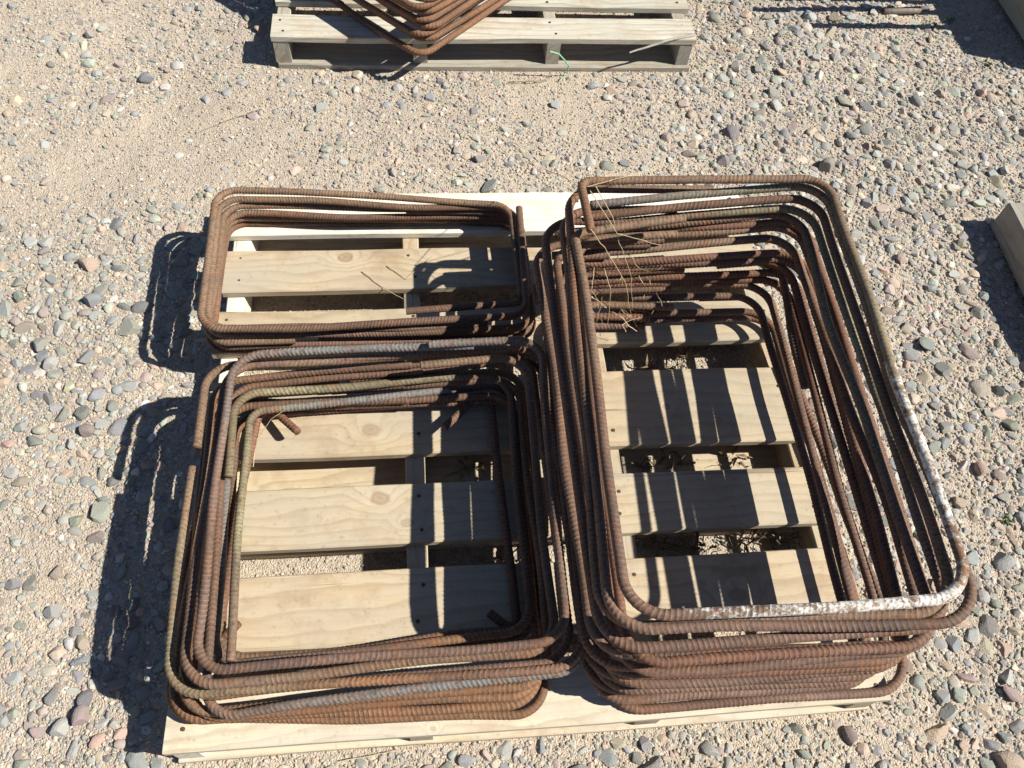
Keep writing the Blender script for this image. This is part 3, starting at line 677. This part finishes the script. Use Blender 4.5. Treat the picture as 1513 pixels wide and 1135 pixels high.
# ---- cornerwise stack on the back pallet: one corner points over the near edge
GB = 'rusty hoops on the back pallet'
tip = W(622, 78, .116)
ORD = ['second', 'third', 'fourth', 'fifth', 'sixth', 'seventh', 'eighth', 'ninth', 'tenth', 'eleventh', 'twelfth', 'thirteenth']
BT = ['lowest']+[w+' from the bottom' for w in ORD]+[w+' from the top' for w in ORD[::-1]]+['topmost']
for k in range(26):
    z = .1145+.0212*k
    s = .60; t = Vector((tip.x+[0, .016, .004, .022, .008, .012, .0, .015, .006][k % 9], tip.y+[-.012, .014, .004, .012, .0, .008, -.004, .01, .002][k % 9], z))
    a1, a2 = math.radians(46+random.uniform(-2, 2)), math.radians(135+random.uniform(-2, 2))
    d1, d2 = Vector((math.cos(a1), math.sin(a1), 0)), Vector((math.cos(a2), math.sin(a2), 0))
    e1, e2 = t+d1*s, t+d2*s; opp = t+d1*s+d2*s
    up = Vector((0, 0, .006)); lo = k < 8
    bar('rebar_hoop', 'orange rusted rebar hoop, %s of the cornerwise stack' % BT[k],
        'rebar hoop', GB, [e2+(opp-e2)*.5, e2, t, e1, opp+up, e2+(opp-e2)*.35+up*2], .0088, .009 if lo else .013, [BROWN, RED, ORNG, ORNG, RED, BROWN], bend=.045, sub=4 if lo else 3, nseg=8, skew=.8)
# ---- timbers added unseen beyond the frame to throw a solid shadow into it
for k in range(2):
    o = link('squared_timber', board_mesh(1.15, .15, .09, 170+k, bev=.004, wav=.002, nseg=14), GREYWOOD, None, (2.045+.006*k, 2.06+.575, DECK+.045+.09*k)); o.rotation_euler[2] = math.pi/2; o.color = (.62, .56, .5, 1)
    tag(o, ['lower squared timber lying along the edge of the far side pallet', 'upper squared timber carrying the steel pipes on the far side pallet'][k], 'timber', 'timbers on the far side pallet')
# pipes lying across that stack, overhanging it: their shadows cross the gravel
for k, (px, py, dy) in enumerate([(1190, 43, .05), (1105, 21, .06), (1130, 4, .05)]):
    zp = DECK+.18+.0125; a = W(px, py, 0)+SUN*(zp/SUN.z); b = a+Vector((1.25, dy, 0))
    me, loc = rebar_mesh([a, b], [0, 0], .0125, .02, [(.17, .15, .125), (.2, .16, .13)], 900+k, rib=0.0, sub=2, nseg=14)
    tag(link('steel_pipe', me, None, None, loc), ['steel pipe resting on the upper timber, first of three counted from the offcut', 'steel pipe resting on the upper timber, middle one of the three', 'steel pipe resting on the upper timber, last of three counted from the offcut'][k], 'pipe', 'steel pipes')
a = W(1304, 17, .014); b = a+Vector((.13, .012, 0)); me, loc = rebar_mesh([a, b], [0, 0], .0115, .02, [(.07, .06, .05), (.30, .29, .24), (.33, .31, .26)], 930, rib=0.0, sub=3, nseg=16)
tag(link('pipe_offcut', me, None, None, loc), 'short pale pipe offcut with a dark end lying on the gravel', 'pipe')

# ------------------------------------------------------------------ timber block at the side
tb0, tb1 = W(1461, 335, 0), W(1513, 443, 0)
d = (tb1-tb0).normalized(); tl = 1.3; n2 = Vector((-d.y, d.x, 0)); n2 = n2 if n2.x > 0 else -n2
tm = board_mesh(tl, .14, .09, 77, bev=.004, wav=.002, nseg=18)
to = link('squared_timber', tm, GREYWOOD, None, tb0+d*tl/2+n2*.07+Vector((0, 0, .045))); to.rotation_euler[2] = math.atan2(d.y, d.x); to.color = (.8, .78, .76, 1)
tag(to, 'squared grey timber beam lying on the gravel with its long side in shade', 'timber')

# ------------------------------------------------------------------ small things: straw, weeds, strap, splinter
def strand(name, pts, r, mat, label, cat, group=None, kind=None, seed=0):
    rg = np.random.default_rng(seed); P = [W(*q) if not isinstance(q, Vector) else q for q in pts]
    S = []
    for i in range(len(P)-1):
        for k in range(5): S.append(P[i].lerp(P[i+1], k/5))
    S.append(P[-1]); A = np.array([v[:] for v in S]); A[1:-1] += rg.normal(0, min(r*.6, .0006), A[1:-1].shape)
    T = np.gradient(A, axis=0); T /= np.linalg.norm(T, axis=1)[:, None]+1e-9; Nn = np.cross(T, [0.13, .2, .97]); Nn /= np.linalg.norm(Nn, axis=1)[:, None]+1e-9; Bn = np.cross(T, Nn)
    th = np.arange(5)*2*np.pi/5; tap = np.linspace(1, .45, len(A))
    V = (A[:, None]+r*tap[:, None, None]*(np.cos(th)[None, :, None]*Nn[:, None]+np.sin(th)[None, :, None]*Bn[:, None]))
    I = np.arange(len(A)*5).reshape(-1, 5); J = np.roll(I, -1, 1)
    b = A.mean(0); b[2] = A[:, 2].min()
    me = mesh_np(name, V.reshape(-1, 3)-b, np.stack([I[:-1], J[:-1], J[1:], I[1:]], -1).reshape(-1, 4))
    return tag(link(name, me, mat, None, Vector(b)), label, cat, group, kind)
GS = 'dry straws on the tall stack'
for k, (q, SL) in enumerate([([(868, 276, .452), (920, 262, .462), (985, 245, .44)], 'dry straw lying over the topmost long hoop, pointing out at the gravel'),
        ([(872, 282, .452), (912, 345, .43), (975, 362, .36)], 'straight dry straw slanting from the topmost long hoop to the fifth bar'),
        ([(880, 275, .452), (905, 320, .42), (915, 358, .36), (932, 405, .27), (935, 455, .2)], 'longest dry straw hanging down inside the corner of the tall stack'),
        ([(872, 338, .455), (897, 372, .36), (925, 420, .27), (932, 462, .2)], 'dry straw hanging from the cut hook end of the topmost long hoop'),
        ([(878, 395, .27), (874, 430, .24), (890, 452, .19)], 'short kinked dry straw between the reddish bars of the tall stack'),
        ([(893, 397, .27), (903, 432, .24), (898, 478, .16)], 'short dry straw hanging past the worn bar ends of the tall stack'),
        ([(805, 250, .30), (850, 270, .44), (930, 252, .42)], 'curved dry straw bridging from the white deck board over the tall stack'),
        ([(900, 268, .458), (1000, 238, .44)], 'thin dry straw lying along the far bar of the topmost long hoop')]):
    strand('dry_straw', q, .0009, STRAW, SL, 'straw', GS, seed=k)
strand('dry_straw', [(392, 158, .012), (345, 172, .01), (292, 192, .008)], .0012, STRAW, 'single long dry straw lying on bare sand', 'straw', seed=31)
strand('dry_straw', [(505, 1125, .012), (590, 1108, .01)], .001, STRAW, 'dry straw lying against the near edge of the pine pallet', 'straw', seed=32)
strand('dry_straw', [(374, 690, .107), (378, 650, .125), (400, 620, .16), (425, 602, .17)], .0009, STRAW, 'thin dry straw curving up beside the hooked crosstie end', 'straw', seed=33)
strand('dry_straw', [(572, 393, .107), (600, 412, .108), (640, 378, .107)], .0012, STRAW, 'bent dry straw on the deck board inside the small oblong stack', 'straw', seed=34)
strand('dry_straw', [(535, 401, .107), (566, 425, .108), (596, 442, .107)], .0012, STRAW, 'straight dry twig on the deck board inside the small oblong stack', 'straw', seed=35)
strand('dry_straw', [(750, 122, .01), (790, 120, .012), (812, 118, .01)], .0015, WEED, 'dark twig on the gravel below the weathered pallet', 'twig', seed=36)
strand('plastic_strap', [(812, 76, .10), (826, 80, .09), (840, 96, .05), (838, 108, .012), (826, 120, .008)], .0028, STRAP, 'torn green plastic strap hanging from the weathered pallet', 'strap', seed=37)
strand('wood_splinter', [(1026, 52, .108), (985, 60, .106), (930, 78, .085)], .0055, GREYWOOD, 'long splinter peeled off the deck edge of the weathered pallet', 'splinter', seed=38)
# dead weeds under the deck
def tuft(centres, name, mat, n, h, label, cat):
    V, Fc = [], []
    for (cx, cy, cz, rad) in centres:
        for _ in range(n):
            a = random.uniform(0, 6.28); e = random.uniform(.1, 1.3); L = h*random.uniform(.4, 1.1)
            b = Vector((cx+random.gauss(0, rad), cy+random.gauss(0, rad*.6), cz)); dd = Vector((math.cos(a)*math.cos(e), math.sin(a)*math.cos(e), math.sin(e)))
            w = dd.cross(Vector((random.gauss(0, 1), random.gauss(0, 1), random.gauss(0, 1)))).normalized()*random.uniform(.0012, .004)
            m = b+dd*L*.55+Vector((0, 0, .004)); e2 = b+dd*L+Vector((random.gauss(0, .006), random.gauss(0, .006), -.004))
            i = len(V); V += [(b-w*.4)[:], (b+w*.4)[:], (m+w)[:], (m-w)[:], e2[:]]; Fc += [(i, i+1, i+2, i+3), (i+3, i+2, i+4)]
    me = bpy.data.meshes.new(name); me.from_pydata(V, [], Fc); me.update()
    return tag(link(name, me, mat), label, cat, kind='stuff')
cs = []
for px, py, rad in [(975, 810, .018), (1030, 815, .02), (1105, 800, .018), (960, 695, .02), (1085, 685, .02), (1010, 690, .015), (745, 835, .012), (700, 690, .015), (975, 550, .015), (1020, 525, .015), (1150, 800, .02)]:
    p = W(px, py, .03); cs.append((p.x, p.y+.01, .012, rad))
tuft(cs, 'dead_weeds', WEED, 26, .05, 'dead brown weeds growing up under the deck boards', 'weeds')
cs = []
for px, py, rad in [(1405, 30, .015), (1375, 35, .02), (1460, 98, .012), (1500, 40, .03), (1490, 770, .006)]:
    p = W(px, py, 0); cs.append((p.x, p.y, float(ground_z(np.array([p.x]), np.array([p.y]))[0]), rad))
tuft(cs, 'green_weeds', LEAF, 14, .022, 'small green weeds sprouting between the stones', 'weeds')


# tangle of dead grass caught in the far corner of the tall stack
V, Fc = [], []
for k in range(34):
    a = W(random.uniform(866, 960), random.uniform(372, 470), random.uniform(.17, .30)); prev = a; d = Vector((random.gauss(.3, .5), random.gauss(-.6, .5), random.gauss(-.1, .4))).normalized()
    w = Vector((random.gauss(0, 1), random.gauss(0, 1), random.gauss(0, 1))).normalized()*.0007
    for m in range(7):
        d = (d+Vector((random.gauss(0, .35), random.gauss(0, .35), random.gauss(0, .35)))).normalized(); q = prev+d*.011
        i = len(V); V += [(prev-w)[:], (prev+w)[:], (q+w)[:], (q-w)[:]]; Fc.append((i, i+1, i+2, i+3)); prev = q
me = bpy.data.meshes.new('dead_grass'); me.from_pydata(V, [], Fc); me.update()
tag(link('dead_grass', me, STRAW), 'tangle of dead grass caught between the bars of the tall stack', 'grass', kind='stuff')
